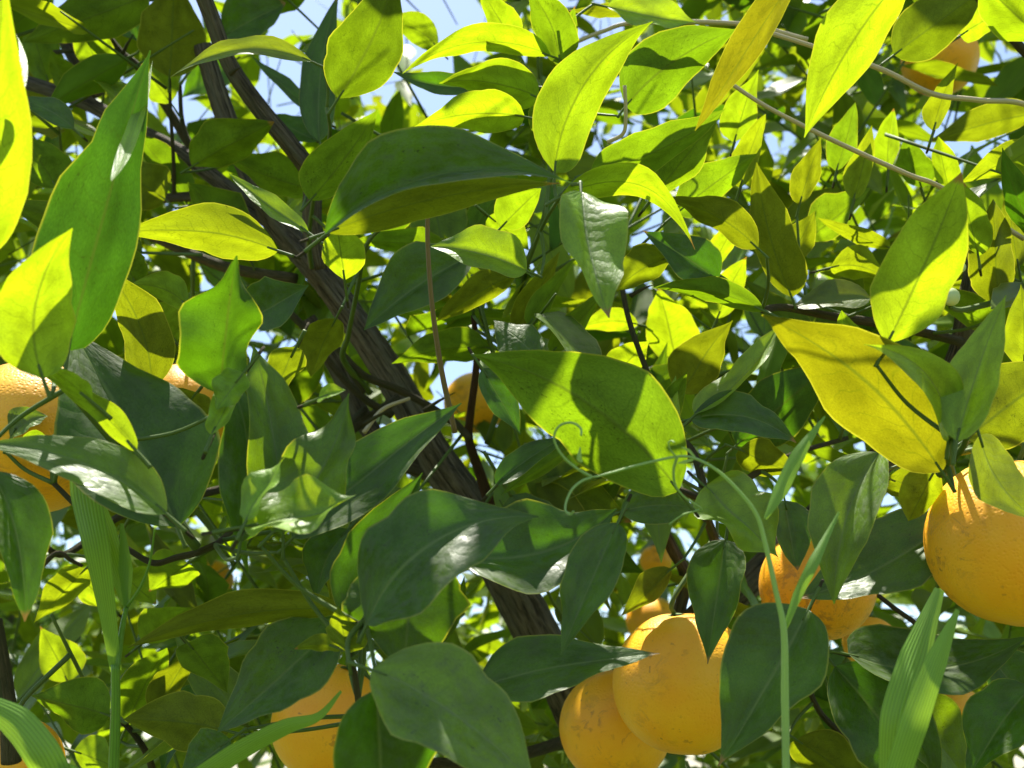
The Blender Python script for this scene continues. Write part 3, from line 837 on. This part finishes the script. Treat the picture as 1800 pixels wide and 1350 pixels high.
# ------------------------------------------------------------------ filler shoots deeper in the crown
FILL = []    # (V, F, UV, base, var, depth, px, py, size)
TWIGS = []
def shoot(o, axis, n_leaf, l0, rs, age0, yel0, sky_check=True, nt=8, ns=4, lit_check=True, screen=True):
    axis = nz(axis)
    Ls = n_leaf * 0.016 * l0 / .08
    side = nz(np.cross(axis, rs.randn(3)))
    kept = 0
    for k in range(n_leaf):
        f = (k + .6) / n_leaf
        b = o + axis * Ls * f
        ang = k * 2.4 + rs.rand()
        rad = nz(side * math.cos(ang) + np.cross(axis, side) * math.sin(ang))
        u = nz(axis * (.45 + .5 * f) + rad * .9 + np.array([0, 0, -.15]) + rs.randn(3) * .15)
        L = l0 * (.65 + .55 * rs.rand())
        n = nz(np.array([0, 0, .9]) + rad * -.15 + axis * .35 + rs.randn(3) * .38)
        tip = b + u * L
        c = (b + tip) / 2
        if screen:
            bad = False
            for q in (b, c, tip):
                x, y, d = project(q)
                if d < 0.25 or (sky_check and in_sky(x, y)) or (sky_check and d < .85 and keep_clear(x, y)): bad = True; break
            if bad: continue
        if lit_check and blocks_lit(c, L * .44): continue
        V, Fc, UV = leaf_geo(b, u, n, L, L * (.34 + .14 * rs.rand()), nt, ns, fold=8 + 20 * rs.rand(), curl=(rs.rand() - .5) * .12, droop=rs.rand() * .15,
                             twist=(rs.rand() - .5) * 50, wave=.05, a=.52 + .2 * rs.rand(), e=.95 + .4 * rs.rand(), seed=rs.randint(1 << 30))
        var = (float(np.clip(age0 + rs.randn() * .2, 0, 1)), float(np.clip(yel0 + rs.randn() * .22, 0, 1)), rs.rand(), .4 * rs.rand())
        x, y, d = project(c)
        FILL.append((V, Fc, UV, b, var, d, x, y, L / max(d, .2) * F_PX if screen else 0))
        kept += 1
    if kept:
        TWIGS.append((o - axis * Ls * .4, o + axis * Ls * .5, o + axis * Ls, .0012))

ORANGE_PX = [(1782,952,150), (1202,1200,125), (1082,1278,98), (1436,1030,100), (1146,1092,46), (582,1272,104), (58,768,140), (325,730,96), (12,1335,78), (836,708,56), (1652,104,66)]
def keep_clear(x, y):
    if any(math.hypot(x - a, y - b) < r + 15 for a, b, r in ORANGE_PX): return True
    for poly in (TRUNK_PX, BR[2][0]):
        for (x1, y1), (x2, y2) in zip(poly, poly[1:]):
            q = max(0, min(1, ((x - x1) * (x2 - x1) + (y - y1) * (y2 - y1)) / ((x2 - x1) ** 2 + (y2 - y1) ** 2)))
            if math.hypot(x - x1 - q * (x2 - x1), y - y1 - q * (y2 - y1)) < 48: return True
    return False
rs = np.random.RandomState(11)
def scatter(count, d0, d1, xr, yr, l0, age, yel, nl, nt, ns):
    for _ in range(count):
        x, y = rs.uniform(*xr), rs.uniform(*yr)
        d = (rs.uniform(d0 ** 2, d1 ** 2)) ** .5
        if in_sky(x, y): continue
        ax = np.array([rs.randn() * .8, -.4 + rs.randn() * .6, .35 + rs.randn() * .6])
        shoot(P(x, y, d), ax, nl + rs.randint(-2, 3), l0, rs, age, yel, nt=nt, ns=ns)
scatter(85, .64, .80, (-60, 1860), (-60, 1400), .080, .75, .2, 5, 10, 6)
scatter(95, .74, 1.1, (-100, 1900), (-100, 1450), .085, .6, .2, 6, 8, 4)
scatter(150, 1.1, 1.7, (-200, 2000), (-200, 1500), .085, .45, .2, 8, 6, 4)
scatter(150, 1.1, 1.9, (880, 2000), (-200, 1500), .085, .45, .25, 8, 6, 4)
scatter(260, 1.7, 2.8, (560, 2300), (-300, 1600), .09, .4, .2, 9, 5, 2)
scatter(130, 1.05, 1.9, (-200, 720), (120, 1500), .095, .5, .2, 8, 6, 4)
scatter(240, 1.8, 3.0, (900, 2400), (-300, 1700), .09, .5, .2, 9, 5, 2)
scatter(160, 1.6, 3.0, (-200, 1200), (750, 1700), .09, .5, .2, 9, 5, 2)
scatter(120, 1.5, 2.6, (-400, 700), (300, 1600), .09, .4, .2, 8, 5, 2)

# ------------------------------------------------------------------ unseen leaves added above the frame to keep sun off the shade points
for f in FILL:
    if f[5] < 1.3: bvh_add(f[0], f[1])
bvh = BVHTree.FromPolygons(bvh_v, bvh_f)
for f in FILL:
    if f[5] < 1.25 and (f[6] < 1000 or rs.rand() < .45) and rs.rand() < .7: S_PTS.append(f[0][len(f[0]) // 2])
S_PTS = [S_PTS[i] for i in np.random.RandomState(3).permutation(len(S_PTS))]
cover = []
cover_n = 0
for p in S_PTS:
    if rs.rand() < .07: continue
    hit = bvh.ray_cast(Vector(p + SUN * .006), Vector(SUN), 3.0)
    if hit[0] is not None: continue
    if cover:
        cc = np.array(cover) - p
        s = cc @ SUN
        if np.any((s > 0) & (np.linalg.norm(cc - s[:, None] * SUN, axis=1) < .022)): continue
    for tr_ in range(25):
        s = rs.uniform(.16, .75)
        c = p + SUN * s
        x, y, d = project(c)
        L = rs.uniform(.07, .10)
        if -60 < y < 1500 and -60 < x < 1860 and y > -90: continue
        if blocks_lit(c, L * .32): continue
        u = nz(np.cross(SUN, rs.randn(3)))
        n = nz(SUN + rs.randn(3) * .2)
        b = c - u * L / 2
        V, Fc, UV = leaf_geo(b, u, n, L, L * .46, 6, 4, fold=10, curl=.03, seed=cover_n)
        FILL.append((V, Fc, UV, b, (.7 + .3 * rs.rand(), .2 * rs.rand(), rs.rand(), .3), d, x, y, 0))
        cover.append(c); cover_n += 1
        ax = nz(rs.randn(3) * .5 - u * .6 + np.array([0, 0, -.1]))
        TWIGS.append((b, b - u * .02 + ax * .01, b - u * .05 + ax * .04, .0014))
        shoot(b - u * .05 + ax * .04, -ax, 3, .08, rs, .7, .15, sky_check=False, nt=6, ns=4, screen=False) if y < -150 else None
        break
# general crown overhead
for _ in range(260):
    c = np.array([rs.uniform(-1.1, 1.3) if rs.rand() < .45 else rs.uniform(-1.0, .25), rs.uniform(.35, 2.6), rs.uniform(1.75, 2.8)])
    x, y, d = project(c)
    if d > .2 and -150 < x < 1950 and -170 < y < 1500: continue
    shoot(c, rs.randn(3) * .7 + np.array([0, 0, .2]), 7, .085, rs, .7, .15, sky_check=False, nt=5, ns=2, screen=False)

# choose the fill leaves that show largest as single parts (300 leaves in all), the rest is one mass
vis = [k for k, f in enumerate(FILL) if -20 < f[6] < 1820 and -20 < f[7] < 1370 and f[8] > 0]
vis.sort(key=lambda k: -FILL[k][8])
singles = set(vis[:max(0, 298 - N_LEAF)])
for k in vis[:len(singles)]:
    V, Fc, UV, b, var = FILL[k][:5]
    add_leaf_obj(V, Fc, UV, b, var)
mv, mf, mu, mvar, o = [], [], [], [], 0
for k, f in enumerate(FILL):
    if k in singles: continue
    mv.append(f[0]); mu.append(f[2]); mvar.append(np.tile(f[4], (len(f[0]), 1)))
    mf.extend([tuple(i + o for i in q) for q in f[1]]); o += len(f[0])
mv = np.concatenate(mv)
fo = link('foliage', make_mesh('foliage', mv - BASE, mf, M_FAR, uv_vert=np.concatenate(mu), var=np.concatenate(mvar)), tree, BASE)  # also holds the unseen leaves added above the frame for shade
fo['kind'] = 'stuff'
tv, tf, tu, o = [], [], [], 0
for (a, b, c, r) in TWIGS:
    V, Fc, UV = tube(catmull([a, b, c], 3), np.linspace(r, r * .5, 7), 5, 0.0)
    tv.append(V); tu.append(UV); tf.extend([tuple(i + o for i in q) for q in Fc]); o += len(V)
tw = link('twigs', make_mesh('twigs', np.concatenate(tv) - BASE, tf, M_GREEN, uv_vert=np.concatenate(tu)), tree, BASE)
tw['kind'] = 'stuff'
# young fruitlets on a short stalk by the yellow leaf
for (x, y, r) in [(1672,522,15), (1652,534,9), (1690,470,8)]:
    c = P(x, y, .58)
    V, Fc, UV = [], [], []
    for i in range(9):
        for k in range(12):
            th, ph = math.pi * i / 8, 2 * math.pi * k / 12
            V.append(np.array([math.sin(th) * math.cos(ph), math.sin(th) * math.sin(ph), math.cos(th) * 1.1]) * r * .58 / F_PX)
    Fc = [(i * 12 + k, i * 12 + (k + 1) % 12, (i + 1) * 12 + (k + 1) % 12, (i + 1) * 12 + k) for i in range(8) for k in range(12)]
    link('flower_bud', make_mesh('flower_bud', V, Fc, M_BUD, uv_vert=np.zeros((len(V), 2))), tree, c)
wood('twig', pp([(1670,540),(1690,545),(1735,535),(1790,520)], .58, .6), [.0012, .002], M_GREEN, 6, .05, 5, skel=False)

# ------------------------------------------------------------------ oranges
def orange(cx, cy, rpx, d, label, squash=.95, tilt=(0, 0)):
    R = rpx * d / F_PX
    c = P(cx, cy, d)
    nu, nv = 48, 26
    V, Fc = [], []
    rs_ = np.random.RandomState(int(cx + cy * 3))
    ph = rs_.rand(4) * 6.28
    for i in range(nv + 1):
        th = math.pi * i / nv
        for k in range(nu):
            a = 2 * math.pi * k / nu
            rr = R * (1 + .008 * math.sin(2 * a + ph[0]) + .006 * math.sin(3 * th + ph[1] + a))
            dimple = .05 * math.exp(-(th / .22) ** 2) + .02 * math.exp(-((math.pi - th) / .2) ** 2)
            rr *= (1 - dimple)
            V.append((rr * math.sin(th) * math.cos(a), rr * math.sin(th) * math.sin(a), rr * math.cos(th) * squash))
    for i in range(nv):
        for k in range(nu):
            Fc.append((i * nu + k, (i + 1) * nu + k, (i + 1) * nu + (k + 1) % nu, i * nu + (k + 1) % nu))
    rot = np.array(Matrix.Rotation(tilt[0], 3, 'X') @ Matrix.Rotation(tilt[1], 3, 'Y'))
    V = np.array(V) @ rot.T
    o = link('orange', make_mesh('orange', V, Fc, M_ORANGE), None, c)
    tag(o, label, 'orange', 'ripe oranges on the tree')
    up = rot @ np.array([0, 0, 1.0])
    top = c + up * R * squash * .93
    # star-shaped calyx and the stalk up to the crown
    cv, cf = [top + up * .0022], []
    for k in range(10):
        a = 2 * math.pi * k / 10
        rr = .0062 if k % 2 == 0 else .0040
        cv.append(top + rot @ np.array([math.cos(a) * rr, math.sin(a) * rr, .0005 if k % 2 == 0 else .0015]))
    for k in range(10): cf.append((0, 1 + k, 1 + (k + 1) % 10))
    link('calyx', make_mesh('calyx', np.array(cv) - c, cf, M_GREEN, uv_vert=np.zeros((11, 2))), o, c)
    e = top + up * .03 + np.array([0, .015, 0])
    dist = np.linalg.norm(SK - e, axis=1); j = int(np.argmin(dist))
    pts = [top, top + up * .014, e] if dist[j] > .14 else [top, top + up * .010, SK[j]]
    cc = catmull(pts, 5)
    V, Fc, UV = tube(cc, np.linspace(.0012, .0015, len(cc)), 7, .04)
    link('fruit_stalk', make_mesh('fruit_stalk', V - c, Fc, M_GREEN, uv_vert=UV), o, c)
    return o
orange(1782, 952, 150, .50, 'large clean orange hanging bare below a yellow-green leaf beside two young leaves', .98, (.25, .1))
orange(1202, 1200, 125, .585, 'larger upper orange of the touching pair, tucked beside a broad dark leaf', .98, (.2, -.1))
orange(1082, 1278, 98, .66, 'smaller lower orange of the touching pair, marked with brown rind scars', 1.0, (.3, .2))
orange(1436, 1030, 100, .64, 'half hidden orange behind the forked vine stem and its slim leaf')
orange(1146, 1092, 46, 1.25, 'small sunlit orange peeping out above the touching pair')
orange(582, 1272, 104, .62, 'orange behind a forked leafy twig and the slim arched grass blade', .98, (.2, .3))
orange(58, 768, 140, .54, 'orange hidden by long arching leaf and curled leaf beside grass stalk')
orange(325, 730, 96, .78, 'orange tucked behind big dark leaf and pair of curled leaves')
orange(25, 1345, 85, .56, 'orange behind broad striped grass blade by mottled stem')
orange(836, 708, 56, 1.2, 'small orange behind reddish brown forked twig next to trunk')
orange(1652, 104, 66, .95, 'orange under speckled olive leaf and dry straw stem')
orange(370, 1022, 40, 1.45, 'small pale orange behind knobbly twig joint and thin grass leaf')
orange(1153, 985, 28, 1.15, 'tiny shaded orange between narrow leaves over the touching pair')
orange(1684, 1252, 46, .86, 'small orange deep in shade below the broad leaf behind twin grass blades')
orange(1530, 1130, 48, .78, 'shaded orange peeping out at the base of a broad dark leaf')

# ------------------------------------------------------------------ grass, vine and straw
def blade(name, pts, width, mat, parent, n=8, fold=.25, seed=0, close=True):
    """a grass blade: a folded ribbon with thickness along a curve; width in metres per point"""
    c = catmull(pts, n)
    ws = np.interp(np.linspace(0, 1, len(c)), np.linspace(0, 1, len(width)), width)
    V, Fc, UV = [], [], []
    S = [-1, -.5, 0, .5, 1]
    ln = 0
    for i, p in enumerate(c):
        td = nz(c[min(i + 1, len(c) - 1)] - c[max(i - 1, 0)])
        vd = nz(p - CAM)
        wd = nz(np.cross(td, vd) * 1.0 + td * 0)
        nn = np.cross(wd, td)
        tw_ = .35 * math.sin(i / len(c) * 3 + seed)
        wd, nn = wd * math.cos(tw_) + nn * math.sin(tw_), nn * math.cos(tw_) - wd * math.sin(tw_)
        if i: ln += np.linalg.norm(p - c[i - 1])
        for s in S:
            V.append(p + wd * s * ws[i] / 2 + nn * abs(s) * fold * ws[i] / 2)
            UV.append((s * .5 + .5, ln))
    for i in range(len(c) - 1):
        for k in range(4):
            q = i * 5 + k
            Fc.append((q, q + 1, q + 6, q + 5))
    b0 = c[0]
    return link(name, make_mesh(name, np.array(V) - b0, Fc, mat, uv_vert=UV), parent, b0)

def stem(name, pts, radii, mat, parent, sides=8, n=8, rough=0.0):
    c = catmull(pts, n)
    rr = np.interp(np.linspace(0, 1, len(c)), np.linspace(0, 1, len(radii)), radii)
    V, Fc, UV = tube(c, rr, sides, rough)
    return link(name, make_mesh(name, V - c[0], Fc, mat, uv_vert=UV), parent, c[0])

def plant(name, foot, label, cat, group=None):
    o = bpy.data.objects.new(name, None)
    COL.objects.link(o); o.location = foot; WORLD[o.name] = Vector(foot)
    return tag(o, label, cat, group)

def m(px, d): return px * d / F_PX
def rise(foot, low, nxt):
    """stalk points from the ground up into the frame, spaced closer towards the top"""
    k = low + (low - nxt) * .8
    return [foot] + [k + (foot - k) * q for q in (.55, .3, .15, .06)] + [k, low, nxt]
def lowr(a, b):
    return [a, a, a, b, b, b]
# tall grass stalk
d = .46
low = P(200, 1350, d); foot = np.array([low[0] + .03, low[1] + .02, 0.0])
g = plant('grass_stalk', foot, 'tall green grass stalk with a broad sheath rising past twigs', 'grass stalk', 'tall grass stalks')
stem('stem', rise(foot, low, P(203,1250,d)) + [P(203,1168,d)], lowr(.0024, .0023) + [m(19,d)/2, m(17,d)/2, m(15,d)/2], M_GRASS, g)
blade('blade', [P(203,1180,d), P(188,1080,d), P(168,960,d), P(150,860,d+.01), P(140,740,d+.02)], [m(20,d), m(30,d), m(46,d), m(52,d), m(30,d)], M_GRASS, g, seed=1)
stem('stem', [P(206,1175,d), P(214,1110,d+.004), P(222,1068,d+.006)], [m(10,d)/2, m(10,d)/2, m(8,d)/2], M_GRASS, g)
blade('blade', [P(222,1070,d+.006), P(205,1000,d+.01), P(185,930,d+.015), P(165,850,d+.02)], [m(8,d), m(34,d), m(40,d), m(14,d)], M_GRASS, g, seed=2)
blade('blade', [P(222,1070,d+.006), P(222,1000,d+.01), P(214,920,d+.015)], [m(8,d), m(26,d), m(6,d)], M_GRASS, g, seed=3)
stem('stem', [P(224,1066,d+.006), P(248,1030,d), P(264,985,d), P(272,930,d)], [m(6,d)/2, m(5,d)/2, m(4,d)/2, m(3,d)/2], M_GRASS, g)
# broad blade at the lower corner
d = .38
low = P(95, 1370, d); foot = np.array([low[0] + .02, low[1] + .03, 0.0])
g = plant('grass_tuft', foot, 'broad ribbed grass blade arching over a partly hidden orange by mottled stem', 'grass', 'tall grass stalks')
blade('blade', rise(foot, low, P(68,1320,d)) + [P(25,1268,d+.005), P(-40,1230,d+.01)], lowr(.006, .011) + [m(62,d), m(62,d), m(56,d), m(30,d)], M_GRASS, g, seed=0)
# slim blade across the lower left
d = .42
low = P(345, 1370, d); foot = np.array([low[0] - .03, low[1] + .03, 0.0])
g = plant('grass_tuft', foot, 'slim arched grass blade reaching across an orange below a leafy twig', 'grass', 'tall grass stalks')
blade('blade', rise(foot, low, P(420,1322,d)) + [P(500,1280,d), P(560,1260,d+.01), P(600,1215,d+.02)], lowr(.005, .007) + [ m(34,d), m(36,d), m(30,d), m(16,d), m(5,d)], M_GRASS, g, seed=2.2)
# twin blades on the right
d = .40
low = P(1565, 1370, d); foot = np.array([low[0] - .03, low[1] + .04, 0.0])
g = plant('grass_tuft', foot, 'pair of stiff pale grass blades in front of a dark leaf', 'grass', 'tall grass stalks')
blade('blade', rise(foot, low, P(1575,1260,d)) + [P(1610,1150,d+.01), P(1652,1035,d+.02)], lowr(.005, .007) + [ m(44,d), m(56,d), m(54,d), m(18,d)], M_GRASS, g, seed=.3)
blade('blade', rise(foot, P(1575,1370,d-.012), P(1608,1270,d-.012)) + [P(1648,1160,d-.006), P(1684,1072,d)], lowr(.004, .007) + [ m(42,d), m(46,d), m(36,d), m(8,d)], M_GRASS, g, seed=1.2)
# vine with tendrils
d = .385
low = P(1382, 1370, d); foot = np.array([low[0] + .03, low[1] + .03, 0.0])
g = plant('climbing_vine', foot, 'slender climbing vine with curling tendrils over a big leaf', 'vine')
stem('stem', rise(foot, low, P(1380,1230,d)) + [P(1378,1110,d), P(1364,1040,d), P(1345,955,d), P(1330,905,d), P(1300,865,d), P(1262,828,d), P(1222,806,d), P(1188,803,d), P(1120,818,d), P(1070,832,d), P(1040,838,d), P(1016,826,d)],
     lowr(.0016, .0016) + [m(14,d)/2, m(14,d)/2, m(12,d)/2, m(10,d)/2, m(9,d)/2, m(8,d)/2, m(7,d)/2, m(6,d)/2, m(5,d)/2, m(4.6,d)/2, m(4.5,d)/2, m(4,d)/2, m(3.2,d)/2, m(3,d)/2], M_VINE, g)
stem('tendril', pp([(1040,838),(1012,822),(988,800),(974,772),(982,750),(1003,743),(1020,752),(1022,766)], d, d-.01), [m(5,d)/2, m(4.4,d)/2, m(4,d)/2], M_VINE, g, 6)
stem('tendril', pp([(1040,839),(1022,846),(1006,860),(996,880),(994,897),(1003,904),(1008,899)], d, d-.012), [m(4.8,d)/2, m(4.2,d)/2, m(3.6,d)/2], M_VINE, g, 6)
stem('tendril', pp([(1190,804),(1184,828),(1188,855),(1206,876),(1228,890),(1230,896),(1200,905),(1176,922)], d, d+.02), [m(5,d)/2, m(4,d)/2, m(3,d)/2], M_VINE, g, 6)
stem('tendril', pp([(1190,804),(1180,793),(1175,780),(1180,775),(1186,778)], d, d-.006), [m(3.4,d)/2, m(2.6,d)/2], M_VINE, g, 6)
blade('leaf', pp([(1024,812),(1018,806),(1020,786)], d), [m(3,d), m(10,d), m(2,d)], M_VINE, g, 4)
blade('leaf', pp([(1222,806),(1205,812),(1192,814)], d), [m(3,d), m(7,d), m(1.5,d)], M_VINE, g, 4)
blade('leaf', pp([(1222,804),(1210,792),(1198,786)], d), [m(3,d), m(6,d), m(1.5,d)], M_VINE, g, 4)
blade('leaf', [P(1345,912,d), P(1372,860,d+.003), P(1402,800,d+.006), P(1450,732,d+.012)], [m(6,d), m(28,d), m(26,d), m(3,d)], M_GRASS, g, seed=.5)
blade('leaf', [P(1380,1104,d), P(1402,1045,d+.003), P(1432,985,d+.006), P(1475,900,d+.02)], [m(8,d), m(18,d), m(20,d), m(4,d)], M_GRASS, g, seed=1.0)
# dry straw stems
def straw(name, px, d0, d1, w, label, mat, nodes=()):
    pts = pp(px, d0, d1)
    foot = np.array([pts[-1][0], pts[-1][1] + .05, 0.0])
    g = plant('dry_stem', foot, label, 'dry stem', 'dry straw stems')
    stem('stem', pts, [m(w, d0) / 2, m(w * 1.1, d1) / 2], mat, g, 7, 6, .08)
    return g
straw('a', [(1345,55),(1440,85),(1550,122),(1640,165),(1720,176),(1830,195),(2000,330)], .60, .62, 9, 'pale dry straw stem crossing below a speckled olive leaf', M_STRAW)
straw('b', [(1260,130),(1340,183),(1420,225),(1510,268),(1600,308),(1660,332),(1800,420)], .58, .60, 8, 'long pale dry straw stem slanting under the bright yellow hanging leaf', M_STRAW)
straw('c', [(752,360),(752,430),(758,520),(768,600),(780,670),(800,760)], .50, .54, 9, 'brown dry straw stem hanging upright before the trunk', M_BROWNSTRAW)
straw('d', [(1098,150),(1100,205),(1095,235),(1068,250)], .52, .53, 7, 'short bent dry stem hooked between two dark leaves', M_STRAW)
straw('e', [(1010,75),(1060,55),(1120,40),(1300,42),(1420,70)], .72, .70, 8, 'thin dry twig poking up beside white sunlit leaf', M_STRAW)

# ------------------------------------------------------------------ a tree far behind, seen through the lowest gap
def far_tree(x, y, h, r, label, seed):
    rs_ = np.random.RandomState(seed)
    foot = np.array([x, y, 0.0])
    o = plant('broadleaf_tree', foot, label, 'tree', 'far trees beyond the orchard')
    stem('trunk', [foot - np.array([0, 0, .1]), foot + np.array([.1, 0, h * .35]), foot + np.array([-.1, .1, h * .8])], [.22, .16, .05], M_BARK, o, 10, 5, .08)
    V, Fc, UV, var = [], [], [], []
    cl = [foot + np.array([rs_.randn() * r * .45, rs_.randn() * r * .45, h * .62 + rs_.randn() * h * .17]) for _ in range(60)]
    q = 0
    for k in range(5200):
        c = cl[rs_.randint(len(cl))] + rs_.randn(3) * r * .16
        L = rs_.uniform(.16, .30)
        u = nz(rs_.randn(3)); n = nz(rs_.randn(3) + np.array([0, 0, 1.2])); w = nz(np.cross(n, u))
        V += [c, c + u * L * .5 + w * L * .28, c + u * L, c + u * L * .5 - w * L * .28]
        UV += [(0, .5), (.5, 1), (1, .5), (.5, 0)]
        a_ = (np.clip(.8 + rs_.randn() * .15, 0, 1), .1, rs_.rand(), 0)
        var += [a_] * 4
        Fc.append((q, q + 3, q + 2, q + 1)); q += 4
    cr = link('crown', make_mesh('crown', np.array(V) - foot, Fc, M_FAR, uv_vert=UV, var=var, smooth=False), o, foot)
    cr['kind'] = 'stuff'
far_tree(-8.6, 19, 6.0, 2.6, 'distant dark broadleaf tree seen through a gap past mottled stem', 5)
far_tree(-12.5, 23, 6.5, 2.8, 'distant broadleaf tree standing beside the gap tree', 6)
print('leaves', N_LEAF, 'fill', len(FILL), 'cover', cover_n, 'foliage faces', len(mf))
